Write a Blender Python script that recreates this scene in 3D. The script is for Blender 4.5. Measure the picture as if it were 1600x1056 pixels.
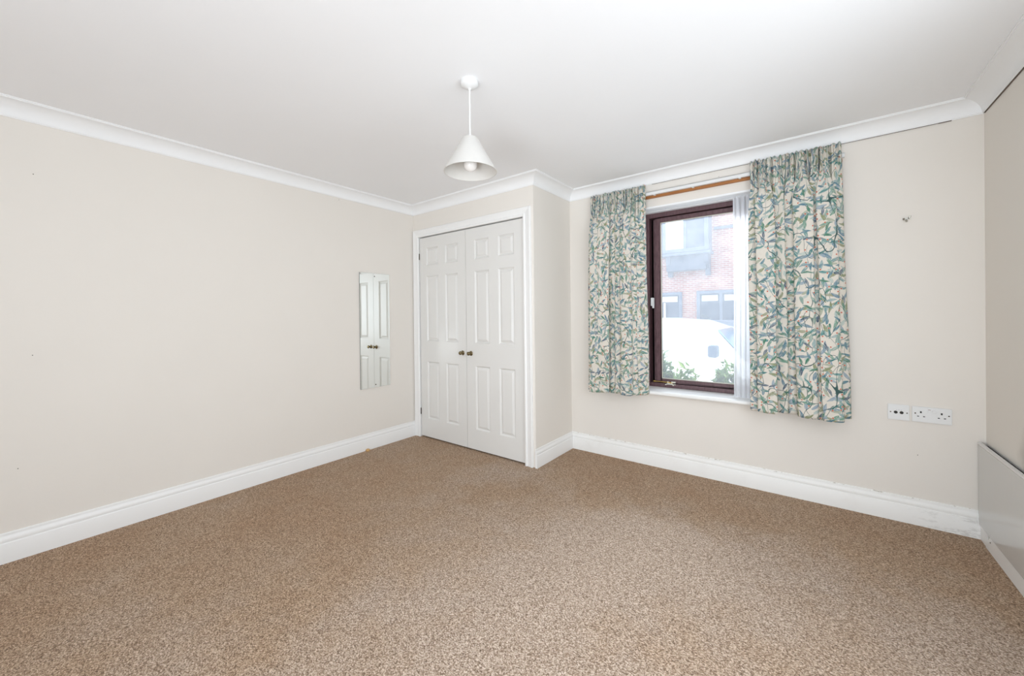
import bpy, bmesh, math, random
from mathutils import Vector, Matrix
random.seed(7)
for o in list(bpy.data.objects): bpy.data.objects.remove(o)
scn = bpy.context.scene
COL = scn.collection

# ---------------------------------------------------------------- camera
cd = bpy.data.cameras.new('camera'); cam = bpy.data.objects.new('camera', cd); COL.objects.link(cam)
R = Vector((0.79363144, 0.60829574, -0.01119969)); U = Vector((0.00669879, 0.00967053, 0.9999308)); B = R.cross(U)
m = Matrix((R, U, B)).transposed().to_4x4(); m.translation = Vector((3.3132, -2.6255, 1.2492))
cam.matrix_world = m
cd.sensor_fit = 'HORIZONTAL'; cd.sensor_width = 36.0; cd.lens = 604.07*36/1600
cd.shift_y = (495.53-528)/1600; cd.clip_start = 0.05; cd.clip_end = 200
scn.camera = cam

# ---------------------------------------------------------------- light
w = bpy.data.worlds.new('overcast_sky'); scn.world = w; w.use_nodes = True
wb = w.node_tree.nodes['Background']; wb.inputs[0].default_value = (0.84, 0.92, 1.0, 1); wb.inputs[1].default_value = 1.5

def area(name, loc, target, sx, sy, power, color, spread=180):
    l = bpy.data.lights.new(name, 'AREA'); l.shape = 'RECTANGLE'; l.size = sx; l.size_y = sy
    l.energy = power; l.color = color; l.spread = math.radians(spread)
    o = bpy.data.objects.new(name, l); COL.objects.link(o); o.location = loc
    o.rotation_euler = (Vector(target)-Vector(loc)).to_track_quat('-Z', 'Y').to_euler()
    return o
# daylight falling through the window in view (bright sky high above the street)
area('window_daylight', (2.3, 3.1, 3.7), (2.6, 0.3, 1.0), 2.6, 1.8, 560, (0.84, 0.92, 1.0))
# fill light added at an unseen rear wall opening, behind the camera
area('rear_fill_light', (2.3, -6.1, 1.15), (3.2, 0, 2.0), 2.8, 1.9, 18, (0.85, 0.93, 1.0))
# fill light added at an unseen right wall opening, beside and behind the camera
area('side_fill_light', (4.16, -1.9, 1.42), (0.9, -0.9, 1.2), 1.9, 1.25, 29, (0.85, 0.93, 1.0))
# added fill light, unseen, thrown up at the ceiling behind the camera
area('ceiling_bounce_fill', (3.3, -3.9, 0.6), (1.9, 0.3, 2.5), 1.2, 0.8, 23, (0.87, 0.935, 1.0), 125)
scn.view_settings.view_transform = 'Standard'; scn.view_settings.look = 'None'
scn.view_settings.gamma = 1.0; scn.view_settings.use_curve_mapping = False
scn.view_settings.exposure = 0.09

# ---------------------------------------------------------------- materials
def lin(c):
    return tuple(((v/255)/12.92 if v/255 <= 0.04045 else (((v/255)+0.055)/1.055)**2.4) for v in c)+(1,)
class NT:
    def __init__(s, name):
        s.m = bpy.data.materials.new(name); s.m.use_nodes = True; s.t = s.m.node_tree; s.n = s.t.nodes
        s.b = s.n['Principled BSDF']; s.out = s.n['Material Output']
    def new(s, t, **k):
        n = s.n.new(t)
        for a, v in k.items(): setattr(n, a, v)
        return n
    def set(s, inp, v):
        if hasattr(v, 'is_output') or isinstance(v, bpy.types.NodeSocket): s.t.links.new(v, inp)
        else: inp.default_value = v
    def math(s, op, a, b=0.0, c=None, clamp=False):
        n = s.new('ShaderNodeMath', operation=op, use_clamp=clamp)
        s.set(n.inputs[0], a); s.set(n.inputs[1], b)
        if c is not None: s.set(n.inputs[2], c)
        return n.outputs[0]
    def vmath(s, op, a, b=None, sc=None):
        n = s.new('ShaderNodeVectorMath', operation=op); s.set(n.inputs[0], a)
        if b is not None: s.set(n.inputs[1], b)
        if sc is not None: s.set(n.inputs['Scale'], sc)
        return n.outputs[0]
    def mix(s, f, a, b, mode='MIX'):
        n = s.new('ShaderNodeMix', data_type='RGBA', blend_type=mode)
        s.set(n.inputs[0], f); s.set(n.inputs[6], a); s.set(n.inputs[7], b); return n.outputs[2]
    def noise(s, vec, scale, detail=2, rough=0.5, dims='3D'):
        n = s.new('ShaderNodeTexNoise', noise_dimensions=dims); s.set(n.inputs['Vector'], vec)
        n.inputs['Scale'].default_value = scale; n.inputs['Detail'].default_value = detail; n.inputs['Roughness'].default_value = rough
        return n.outputs[0]
    def ramp(s, f, stops, interp='LINEAR'):
        n = s.new('ShaderNodeValToRGB'); s.set(n.inputs[0], f); r = n.color_ramp; r.interpolation = interp
        while len(r.elements) < len(stops): r.elements.new(0.5)
        for e, (p, c) in zip(r.elements, stops): e.position = p; e.color = c
        return n.outputs[0]
    def sstep(s, x, a, b):
        n = s.new('ShaderNodeMapRange', interpolation_type='SMOOTHSTEP'); s.set(n.inputs[0], x)
        n.inputs[1].default_value = a; n.inputs[2].default_value = b; return n.outputs[0]
    def bump(s, h, strength, dist):
        n = s.new('ShaderNodeBump'); n.inputs['Strength'].default_value = strength; n.inputs['Distance'].default_value = dist
        s.set(n.inputs['Height'], h); s.t.links.new(n.outputs[0], s.b.inputs['Normal'])
    def obj(s): return s.new('ShaderNodeTexCoord').outputs['Object']
    def P(s, **k):
        for a, v in k.items(): s.set(s.b.inputs[a.replace('_', ' ')], v)

def paint(name, c, rough=0.6, var=0.03, bs=90, bstr=0.15, spec=0.5):
    t = NT(name); o = t.obj(); n = t.noise(o, 3, 3)
    c0 = lin(c); c1 = tuple(v*(1-var*2) for v in c0[:3])+(1,)
    t.P(Base_Color=t.mix(n, c0, c1), Roughness=rough, Specular_IOR_Level=spec)
    t.bump(t.noise(o, bs, 3), bstr, 0.002); return t.m
def simple(name, c, rough=0.5, metal=0.0, spec=0.5, var=0.05, sc=40):
    t = NT(name); o = t.obj(); n = t.noise(o, sc, 2)
    c0 = lin(c); c1 = tuple(v*(1-var*2) for v in c0[:3])+(1,)
    t.P(Base_Color=t.mix(n, c0, c1), Roughness=rough, Metallic=metal, Specular_IOR_Level=spec); return t.m

M = {}
M['wall'] = paint('cream_wall_paint', (237, 231, 223), 0.75, 0.015, 55, 0.12, 0.3)
M['ceiling'] = paint('white_ceiling_paint', (249, 249, 250), 0.85, 0.01, 40, 0.1, 0.3)
M['coving'] = paint('white_coving_plaster', (248, 248, 248), 0.6, 0.01, 60, 0.06)
M['gloss'] = paint('white_satin_woodwork', (246, 245, 243), 0.36, 0.01, 25, 0.05)
M['door'] = paint('white_satin_door_paint', (231, 229, 225), 0.30, 0.01, 60, 0.06)
M['reveal'] = paint('white_window_reveal_paint', (250, 250, 250), 0.5, 0.01)
M['plastic'] = simple('white_plastic', (235, 235, 234), 0.35, var=0.01)
M['socket_hole'] = simple('black_socket_hole', (22, 20, 20), 0.5)
M['grey_mark'] = simple('grey_mould_mark', (170, 170, 168), 0.6)
M['red'] = simple('red_switch_mark', (150, 70, 60), 0.5)
M['brown'] = None
M['black'] = simple('black_slot', (6, 6, 6), 0.9, spec=0.05)
M['brass'] = simple('aged_brass', (142, 128, 98), 0.22, 1.0, var=0.15, sc=90)
M['darkbrass'] = simple('dark_bronze_hinge', (92, 82, 66), 0.35, 1.0, var=0.2, sc=90)
M['chrome'] = simple('worn_chrome', (190, 188, 180), 0.22, 1.0, var=0.1)
M['yellowbrass'] = simple('yellow_brass', (205, 172, 105), 0.25, 1.0, var=0.08)
M['cream'] = simple('cream_painted_metal', (226, 222, 206), 0.4)
M['crack'] = simple('dark_gap_shadow_line', (110, 98, 88), 0.9)
M['heater'] = simple('white_glossy_heater_enamel', (214, 213, 210), 0.12, var=0.01, spec=0.6)
M['heater_lip'] = simple('white_heater_casing', (232, 230, 228), 0.3, var=0.01)
M['glass_edge'] = simple('dark_green_glass_edge', (74, 88, 82), 0.3)
M['bead'] = simple('pale_turned_wood', (222, 178, 118), 0.45, var=0.12, sc=60)

t = NT('dark_brown_window_wood'); o = t.obj()
mp = t.new('ShaderNodeMapping'); t.set(mp.inputs[0], o); mp.inputs['Scale'].default_value = (30, 30, 5)
n = t.noise(mp.outputs[0], 4, 4, 0.6)
t.P(Base_Color=t.ramp(n, [(0.3, lin((78, 54, 58))), (0.7, lin((114, 84, 88)))]), Roughness=0.38); t.bump(n, 0.15, 0.002); M['brown'] = t.m
t = NT('orange_stained_batten'); o = t.obj()
mp = t.new('ShaderNodeMapping'); t.set(mp.inputs[0], o); mp.inputs['Scale'].default_value = (3, 40, 40)
n = t.noise(mp.outputs[0], 3, 4, 0.6)
t.P(Base_Color=t.ramp(n, [(0.3, lin((150, 92, 44))), (0.7, lin((192, 130, 72)))]), Roughness=0.5); M['batten'] = t.m

# mirror
t = NT('silvered_mirror'); n = t.noise(t.obj(), 2, 1)
t.P(Base_Color=t.mix(n, (0.90, 0.93, 0.91, 1), (0.93, 0.95, 0.93, 1)), Metallic=1.0, Roughness=0.01); M['mirror'] = t.m
# right wall: same paint with a small soot smudge above the heater
t = NT('cream_wall_paint_sooty'); o = t.obj(); c0 = lin((237, 231, 223))
dv = t.vmath('MULTIPLY', t.vmath('SUBTRACT', o, (4.078, 0.06, 0.60)), (1, 1.0, 0.9))
ln_ = t.new('ShaderNodeVectorMath', operation='LENGTH'); t.set(ln_.inputs[0], dv)
dd = t.math('ADD', ln_.outputs['Value'], t.math('MULTIPLY', t.math('SUBTRACT', t.noise(o, 9, 3), 0.5), 0.08))
f = t.math('MULTIPLY', t.math('SUBTRACT', 1.0, t.sstep(dd, 0.01, 0.17)), 0.7)
t.P(Base_Color=t.mix(f, c0, lin((120, 112, 104))), Roughness=0.75, Specular_IOR_Level=0.3); t.bump(t.noise(o, 55, 3), 0.12, 0.002); M['wall_sooty'] = t.m
# carpet: loop pile, flecked brown and cream
t = NT('flecked_brown_loop_carpet'); o = t.obj()
vo = t.new('ShaderNodeTexVoronoi', feature='F1'); t.set(vo.inputs['Vector'], o); vo.inputs['Scale'].default_value = 250
mp = t.new('ShaderNodeMapping'); t.set(mp.inputs[0], o); mp.inputs['Scale'].default_value = (1.0, 1.9, 1); mp.inputs['Rotation'].default_value = (0, 0, 0.5)
n1 = t.noise(mp.outputs[0], 120, 3, 0.65)
sep = t.new('ShaderNodeSeparateColor'); t.set(sep.inputs[0], vo.outputs['Color'])
fl = t.math('ADD', t.math('ADD', t.math('MULTIPLY', n1, 0.62), t.math('MULTIPLY', sep.outputs[0], 0.26)), t.math('MULTIPLY', t.math('SUBTRACT', t.noise(mp.outputs[0], 42, 2, 0.6), 0.17), 0.18))
pile = t.ramp(fl, [(0.30, lin((100, 78, 60))), (0.44, lin((162, 137, 114))), (0.55, lin((206, 185, 164))), (0.70, lin((246, 232, 218)))])
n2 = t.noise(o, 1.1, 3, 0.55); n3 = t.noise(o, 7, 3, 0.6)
mottle = t.math('ADD', t.math('MULTIPLY', n2, 0.75), t.math('MULTIPLY', n3, 0.25))
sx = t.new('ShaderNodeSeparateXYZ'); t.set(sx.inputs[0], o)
# window light painted into the pile: pale grey mid-room, browner left and below window
lit_zone = t.math('MULTIPLY', t.sstep(t.math('ADD', sx.outputs[0], t.math('MULTIPLY', n2, 1.2)), 1.7, 2.9), t.sstep(t.math('SUBTRACT', t.math('MULTIPLY', n3, 0.5), sx.outputs[1]), 0.0, 0.9))
tone = t.ramp(t.math('ADD', t.math('MULTIPLY', mottle, 0.8), t.math('MULTIPLY', lit_zone, 0.22)), [(0.30, (0.86, 0.70, 0.55, 1)), (0.44, (0.91, 0.80, 0.68, 1)), (0.62, (1.0, 0.97, 0.96, 1))])
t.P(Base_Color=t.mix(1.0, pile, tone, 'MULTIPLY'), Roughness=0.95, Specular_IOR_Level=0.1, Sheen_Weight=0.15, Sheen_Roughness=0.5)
t.bump(t.math('SUBTRACT', n1, t.math('MULTIPLY', vo.outputs['Distance'], 1.0)), 0.8, 0.006); M['carpet'] = t.m

# leafy printed cotton (curtains); UV is in metres of flat cloth
def leaf_cloth():
    t = NT('leaf_print_curtain_cotton')
    uv = t.new('ShaderNodeTexCoord').outputs['UV']
    wob = t.new('ShaderNodeTexNoise'); t.set(wob.inputs['Vector'], uv); wob.inputs['Scale'].default_value = 14; wob.inputs['Detail'].default_value = 1
    uvw = t.vmath('ADD', uv, t.vmath('SCALE', t.vmath('SUBTRACT', wob.outputs['Color'], (0.5, 0.5, 0.5)), sc=0.012))
    base = t.mix(t.noise(uv, 60, 2), lin((234, 228, 216)), lin((222, 214, 203)))
    # winding stems
    def stems(col, sc, off, wd, hue):
        v = t.vmath('ADD', uvw, off); mpp = t.new('ShaderNodeMapping'); t.set(mpp.inputs[0], v); mpp.inputs['Scale'].default_value = (1.0, 0.55, 1)
        nn = t.noise(mpp.outputs[0], sc, 0.5)
        d = t.math('ABSOLUTE', t.math('SUBTRACT', nn, 0.5))
        return t.mix(t.math('SUBTRACT', 1.0, t.sstep(d, wd*0.6, wd)), col, lin(hue))
    col = stems(base, 9, (0, 0, 0), 0.006, (112, 128, 122))
    layers = [(18, (0.0, 0.0, 0), 0.58, 0.17, [(170, 190, 186), (196, 206, 198), (150, 176, 178), (178, 182, 158)], 0.0, 0.75),
              (17, (3.1, 7.7, 0), 0.60, 0.16, [(128, 160, 160), (148, 172, 160), (150, 168, 184), (160, 160, 128)], 0.9, 0.8),
              (16, (9.4, 2.3, 0), 0.60, 0.15, [(92, 148, 146), (120, 160, 140), (112, 142, 160), (146, 152, 112)], 2.1, 0.85),
              (18, (5.7, 4.9, 0), 0.58, 0.14, [(56, 122, 122), (76, 132, 108), (84, 100, 120), (90, 134, 150)], 3.9, 0.7)]
    for sc, off, L, W, cols, ph, keep in layers:
        v = t.vmath('ADD', t.vmath('SCALE', uvw, sc=sc), off)
        vo = t.new('ShaderNodeTexVoronoi', voronoi_dimensions='2D', feature='F1'); t.set(vo.inputs['Vector'], v)
        vo.inputs['Scale'].default_value = 1.0; vo.inputs['Randomness'].default_value = 0.75
        d = t.vmath('SUBTRACT', v, vo.outputs['Position'])
        sp = t.new('ShaderNodeSeparateColor'); t.set(sp.inputs[0], vo.outputs['Color'])
        coh = t.noise(vo.outputs['Position'], 0.22, 0)
        ang = t.math('ADD', t.math('MULTIPLY', coh, 9.0), t.math('ADD', t.math('MULTIPLY', sp.outputs[0], 2.0), ph))
        rot = t.new('ShaderNodeVectorRotate', rotation_type='Z_AXIS'); t.set(rot.inputs['Vector'], d); t.set(rot.inputs['Angle'], ang)
        s2 = t.new('ShaderNodeSeparateXYZ'); t.set(s2.inputs[0], rot.outputs[0])
        x, y = s2.outputs[0], s2.outputs[1]
        xn = t.math('DIVIDE', x, L)
        yb = t.math('ADD', y, t.math('MULTIPLY', t.math('MULTIPLY', xn, xn), 0.06))       # gentle leaf curve
        ay = t.math('ABSOLUTE', yb)
        wid = t.math('MULTIPLY', W, t.math('SUBTRACT', 1.0, t.math('POWER', t.math('ABSOLUTE', xn), 1.7)))
        mask = t.sstep(t.math('SUBTRACT', wid, ay), 0.0, 0.02)
        mask = t.math('MULTIPLY', mask, t.math('LESS_THAN', sp.outputs[2], keep))
        cr = t.ramp(sp.outputs[1], [(i*0.25, lin(c)) for i, c in enumerate(cols)], 'CONSTANT')
        # brush streaks and pale midrib
        st = t.new('ShaderNodeCombineXYZ'); t.set(st.inputs[0], t.math('MULTIPLY', x, 2.0)); t.set(st.inputs[1], t.math('MULTIPLY', yb, 26.0)); t.set(st.inputs[2], t.math('MULTIPLY', sp.outputs[1], 9))
        sk = t.noise(st.outputs[0], 1.0, 2)
        cr = t.mix(t.math('MULTIPLY', t.sstep(sk, 0.45, 0.66), 0.7), cr, lin((226, 226, 216)))
        rib = t.math('LESS_THAN', ay, 0.008)
        cr = t.mix(t.math('MULTIPLY', rib, 0.5), cr, lin((60, 78, 78)))
        edge = t.math('LESS_THAN', t.math('SUBTRACT', wid, ay), 0.022)
        cr = t.mix(t.math('MULTIPLY', edge, 0.45), cr, lin((44, 78, 84)))
        col = t.mix(mask, col, cr)
    col = stems(col, 7, (4, 9, 0), 0.0045, (72, 98, 96))
    vo = t.new('ShaderNodeTexVoronoi', voronoi_dimensions='2D', feature='F1'); t.set(vo.inputs['Vector'], t.vmath('SCALE', uvw, sc=24.0)); vo.inputs['Scale'].default_value = 1.0
    sp = t.new('ShaderNodeSeparateColor'); t.set(sp.inputs[0], vo.outputs['Color'])
    halo = t.math('MULTIPLY', t.math('LESS_THAN', vo.outputs['Distance'], 0.15), t.math('GREATER_THAN', sp.outputs[0], 0.62))
    col = t.mix(t.math('MULTIPLY', halo, 0.7), col, lin((232, 214, 200)))
    dot = t.math('MULTIPLY', t.math('LESS_THAN', vo.outputs['Distance'], 0.105), t.math('GREATER_THAN', sp.outputs[0], 0.62))
    col = t.mix(dot, col, lin((204, 112, 88)))
    t.P(Base_Color=col, Roughness=0.9, Specular_IOR_Level=0.15)
    t.bump(t.noise(uv, 900, 1), 0.2, 0.0006)
    tr = t.new('ShaderNodeBsdfTranslucent'); t.set(tr.inputs[0], col)
    ms = t.new('ShaderNodeMixShader'); ms.inputs[0].default_value = 0.10
    t.t.links.new(t.b.outputs[0], ms.inputs[1]); t.t.links.new(tr.outputs[0], ms.inputs[2]); t.t.links.new(ms.outputs[0], t.out.inputs[0])
    return t.m
M['curtain'] = leaf_cloth()
M['lining'] = simple('cream_curtain_lining', (228, 222, 210), 0.9)

def translucent(name, c, f_trans, f_clear, nscale=300):
    t = NT(name); n = t.noise(t.obj(), nscale, 2); c0 = lin(c)
    col = t.mix(n, c0, tuple(v*0.94 for v in c0[:3])+(1,)); t.P(Base_Color=col, Roughness=0.8, Specular_IOR_Level=0.2)
    tr = t.new('ShaderNodeBsdfTranslucent'); t.set(tr.inputs[0], col)
    a = t.new('ShaderNodeMixShader'); a.inputs[0].default_value = f_trans; t.t.links.new(t.b.outputs[0], a.inputs[1]); t.t.links.new(tr.outputs[0], a.inputs[2])
    cl = t.new('ShaderNodeBsdfTransparent'); bx = t.new('ShaderNodeMixShader'); bx.inputs[0].default_value = f_clear
    t.t.links.new(a.outputs[0], bx.inputs[1]); t.t.links.new(cl.outputs[0], bx.inputs[2]); t.t.links.new(bx.outputs[0], t.out.inputs[0])
    return t.m
M['net'] = translucent('white_net_voile', (252, 252, 253), 0.85, 0.12)
M['shade'] = translucent('white_lampshade_card', (232, 229, 224), 0.18, 0.0, 30)
M['bulb'] = simple('frosted_white_bulb_glass', (244, 240, 236), 0.25, var=0.01)

# window glass: clear, lightly glossy, with the washed-out glare outside added as pale haze
t = NT('hazed_window_glass'); o = t.obj()
tp = t.new('ShaderNodeBsdfTransparent'); tp.inputs[0].default_value = (0.97, 0.99, 1.0, 1)
gl = t.new('ShaderNodeBsdfGlossy'); gl.inputs['Roughness'].default_value = 0.02
fr = t.new('ShaderNodeFresnel'); fr.inputs[0].default_value = 1.45
a = t.new('ShaderNodeMixShader'); t.set(a.inputs[0], fr.outputs[0]); t.t.links.new(tp.outputs[0], a.inputs[1]); t.t.links.new(gl.outputs[0], a.inputs[2])
du = t.new('ShaderNodeBsdfTranslucent'); du.inputs[0].default_value = (0.93, 0.96, 1.0, 1)
f = t.math('ADD', 0.05, t.math('MULTIPLY', t.noise(o, 9, 5, 0.6), 0.08))
bx = t.new('ShaderNodeMixShader'); t.set(bx.inputs[0], f); t.t.links.new(a.outputs[0], bx.inputs[1]); t.t.links.new(du.outputs[0], bx.inputs[2])
t.t.links.new(bx.outputs[0], t.out.inputs[0]); M['glass'] = t.m

# outside
t = NT('red_brickwork'); o = t.obj()
sp = t.new('ShaderNodeSeparateXYZ'); t.set(sp.inputs[0], o); cb = t.new('ShaderNodeCombineXYZ'); t.set(cb.inputs[0], sp.outputs[0]); t.set(cb.inputs[1], sp.outputs[2])
bk = t.new('ShaderNodeTexBrick'); t.set(bk.inputs['Vector'], cb.outputs[0]); bk.inputs['Scale'].default_value = 1.0
bk.inputs['Brick Width'].default_value = 0.225; bk.inputs['Row Height'].default_value = 0.075; bk.inputs['Mortar Size'].default_value = 0.010
bk.inputs['Color1'].default_value = lin((170, 98, 86)); bk.inputs['Color2'].default_value = lin((196, 130, 116)); bk.inputs['Mortar'].default_value = lin((206, 190, 182))
t.P(Base_Color=bk.outputs[0], Roughness=0.9); t.bump(bk.outputs[1], -0.4, 0.01); M['brick'] = t.m
M['ext_frame'] = simple('blue_grey_painted_timber', (118, 128, 150), 0.6, var=0.06, sc=8)
M['ext_lead'] = simple('slate_grey_cladding', (104, 112, 132), 0.6, var=0.12, sc=8)
M['ext_pane'] = simple('dark_reflective_pane', (70, 84, 110), 0.08, var=0.08, sc=1)
M['ext_blind'] = simple('white_window_blind', (246, 246, 244), 0.7, var=0.01)
M['tarmac'] = simple('pale_paving', (206, 205, 203), 0.9, var=0.1, sc=6)
M['roof'] = simple('brown_roof_tile', (120, 88, 76), 0.9, var=0.2, sc=10)
M['car_white'] = simple('white_car_paint', (246, 247, 250), 0.25, var=0.0)
M['car_glass'] = simple('blue_tinted_car_glass', (110, 146, 176), 0.08, var=0.2, sc=3)
M['car_side_glass'] = simple('sky_painted_side_glass', (214, 222, 230), 0.1, var=0.02)  # sky reflection painted in as a pale base colour
M['tyre'] = simple('black_rubber', (34, 34, 36), 0.8)
M['dark'] = simple('dark_blue_plastic', (70, 84, 104), 0.5)
t = NT('mottled_green_leaf'); oi = t.noise(t.obj(), 11, 3)
lc = t.ramp(oi, [(0.3, lin((44, 74, 34))), (0.5, lin((82, 112, 52))), (0.7, lin((138, 158, 92)))])  # leaf greens vary by noise
t.P(Base_Color=lc, Roughness=0.6)
tr = t.new('ShaderNodeBsdfTranslucent'); t.set(tr.inputs[0], lc); ms = t.new('ShaderNodeMixShader'); ms.inputs[0].default_value = 0.35
t.t.links.new(t.b.outputs[0], ms.inputs[1]); t.t.links.new(tr.outputs[0], ms.inputs[2]); t.t.links.new(ms.outputs[0], t.out.inputs[0]); M['leaf'] = t.m
M['stem'] = simple('grey_brown_stem', (112, 100, 84), 0.8)
M['soil'] = simple('dark_soil', (96, 84, 70), 0.95, var=0.2)

# baseboard of the window wall: paint with scuffs near its right end
t = NT('scuffed_white_baseboard_paint'); o = t.obj(); sp = t.new('ShaderNodeSeparateXYZ'); t.set(sp.inputs[0], o)
mp = t.new('ShaderNodeMapping'); t.set(mp.inputs[0], o); mp.inputs['Scale'].default_value = (1, 1, 3)
n = t.noise(mp.outputs[0], 14, 5, 0.7)
region = t.math('MULTIPLY', t.sstep(sp.outputs[0], 3.72, 3.98), t.math('SUBTRACT', 1.0, t.sstep(sp.outputs[2], 0.085, 0.12)))
sc_ = t.math('MULTIPLY', t.sstep(n, 0.52, 0.62), region)
ln = t.math('MULTIPLY', t.sstep(t.noise(mp.outputs[0], 30, 4, 0.6), 0.56, 0.64), t.math('MULTIPLY', t.sstep(sp.outputs[2], 0.146, 0.150), 0.6))
faint = t.math('MULTIPLY', t.sstep(t.noise(o, 5, 4, 0.6), 0.5, 0.75), 0.12)
cc = t.mix(faint, lin((246, 245, 242)), lin((214, 206, 196)))
cc = t.mix(t.math('MULTIPLY', sc_, 0.28), cc, lin((140, 134, 126))); cc = t.mix(ln, cc, lin((150, 130, 105)))
t.P(Base_Color=cc, Roughness=0.4); M['base_scuff'] = t.m

# ---------------------------------------------------------------- mesh helpers
class MB:
    def __init__(s): s.v = []; s.f = []; s.mi = []; s.uv = None
    def box(s, a, b, mi=0):
        x0, y0, z0 = a; x1, y1, z1 = b; i = len(s.v)
        s.v += [(x0,y0,z0),(x1,y0,z0),(x1,y1,z0),(x0,y1,z0),(x0,y0,z1),(x1,y0,z1),(x1,y1,z1),(x0,y1,z1)]
        for q in ((0,3,2,1),(4,5,6,7),(0,1,5,4),(1,2,6,5),(2,3,7,6),(3,0,4,7)): s.f.append(tuple(i+k for k in q)); s.mi.append(mi)
        return s
    def poly(s, pts, mi=0):
        i = len(s.v); s.v += [tuple(p) for p in pts]; s.f.append(tuple(range(i, i+len(pts)))); s.mi.append(mi); return s
    def prism(s, pts, off, mi=0):
        """closed polygon pts extruded by vector off"""
        n = len(pts); i = len(s.v); o = Vector(off)
        s.v += [tuple(p) for p in pts]+[tuple(Vector(p)+o) for p in pts]
        s.f.append(tuple(range(i, i+n))); s.f.append(tuple(range(i+2*n-1, i+n-1, -1))); s.mi += [mi, mi]
        for k in range(n): s.f.append((i+k, i+(k+1)%n, i+n+(k+1)%n, i+n+k)); s.mi.append(mi)
        return s
    def lathe(s, prof, c, axis='z', seg=24, mi=0):
        """prof: (radius, height along axis)"""
        c = Vector(c); ring = []
        for r, h in prof:
            row = []
            for k in range(seg):
                a = 2*math.pi*k/seg; p, q = r*math.cos(a), r*math.sin(a)
                v = {'z': (p, q, h), 'y': (p, h, q), 'x': (h, p, q)}[axis]
                row.append(len(s.v)); s.v.append(tuple(c+Vector(v)))
            ring.append(row)
        for a, b in zip(ring, ring[1:]):
            for k in range(seg): s.f.append((a[k], a[(k+1)%seg], b[(k+1)%seg], b[k])); s.mi.append(mi)
        for row, r in ((ring[0], prof[0][0]), (ring[-1], prof[-1][0])):
            if r > 1e-5: s.f.append(tuple(row)); s.mi.append(mi)
        return s
    def tube(s, pts, r, seg=10, mi=0):
        pts = [Vector(p) for p in pts]; rings = []
        for i, p in enumerate(pts):
            d = (pts[min(i+1, len(pts)-1)]-pts[max(i-1, 0)]).normalized()
            a = d.orthogonal().normalized() if i == 0 else (s._a-d*s._a.dot(d)).normalized()
            s._a = a; b = d.cross(a); rr = r[i] if isinstance(r, (list, tuple)) else r; row = []
            for k in range(seg):
                t = 2*math.pi*k/seg; row.append(len(s.v)); s.v.append(tuple(p+a*math.cos(t)*rr+b*math.sin(t)*rr))
            rings.append(row)
        for a, b in zip(rings, rings[1:]):
            for k in range(seg): s.f.append((a[k], a[(k+1)%seg], b[(k+1)%seg], b[k])); s.mi.append(mi)
        s.f.append(tuple(rings[0])); s.f.append(tuple(rings[-1])); s.mi += [mi, mi]; return s
    def build(s, name, mats, parent=None, smooth=False, bevel=0.0, auto=None):
        me = bpy.data.meshes.new(name); me.from_pydata(s.v, [], s.f)
        if not isinstance(mats, (list, tuple)): mats = [mats]
        for mm in mats: me.materials.append(mm)
        for p, k in zip(me.polygons, s.mi): p.material_index = k
        bm = bmesh.new(); bm.from_mesh(me)
        bmesh.ops.remove_doubles(bm, verts=bm.verts, dist=1e-6)
        bmesh.ops.recalc_face_normals(bm, faces=bm.faces)
        if bevel > 0:
            bmesh.ops.bevel(bm, geom=[e for e in bm.edges if e.is_manifold and e.calc_face_angle(0) > 0.5], offset=bevel, segments=2, affect='EDGES', clamp_overlap=True)
        bm.to_mesh(me); bm.free()
        if smooth:
            for p in me.polygons: p.use_smooth = True
            try: me.set_sharp_from_angle(angle=math.radians(auto or 35))
            except Exception: pass
        o = bpy.data.objects.new(name, me); COL.objects.link(o)
        if parent is not None: o.parent = parent
        return o

def tag(o, label=None, cat=None, group=None, kind=None):
    if label: o['label'] = label
    if cat: o['category'] = cat
    if group: o['group'] = group
    if kind: o['kind'] = kind
    return o
def thing(name, loc, label, cat, group=None, kind=None):
    o = bpy.data.objects.new(name, None); COL.objects.link(o); o.location = loc; o.empty_display_size = 0.05
    return tag(o, label, cat, group, kind)
def put(o, parent):          # parent keeping world coordinates (parents are unrotated empties)
    o.parent = parent; o.matrix_parent_inverse = Matrix.Translation(-parent.location); return o

def sweep(path, prof, up, seg_i, ext0=0, ext1=0):
    """mitred sweep of a closed profile (a = distance off the wall, b = along up) for one segment of a path"""
    up = Vector(up); P = [Vector(p) for p in path]
    dirs = [(P[i+1]-P[i]).normalized() for i in range(len(P)-1)]
    nor = [d.cross(up).normalized() for d in dirs]
    def mit(i):
        if i == 0: return nor[0]
        if i == len(P)-1: return nor[-1]
        a, b = nor[i-1], nor[i]; return (a+b)/(1+a.dot(b))
    mb = MB(); n = len(prof)
    for k, i in enumerate((seg_i, seg_i+1)):
        mm = mit(i)
        for a, b in prof: mb.v.append(tuple(P[i]+mm*a+up*b))
    mb.f.append(tuple(range(n))); mb.f.append(tuple(range(2*n-1, n-1, -1))); mb.mi += [0, 0]
    for k in range(n): mb.f.append((k, (k+1)%n, n+(k+1)%n, n+k)); mb.mi.append(0)
    return mb

XW, XR, YW, YB, H = 1.533, 4.078, 0.61, -6.2, 2.4
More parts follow.
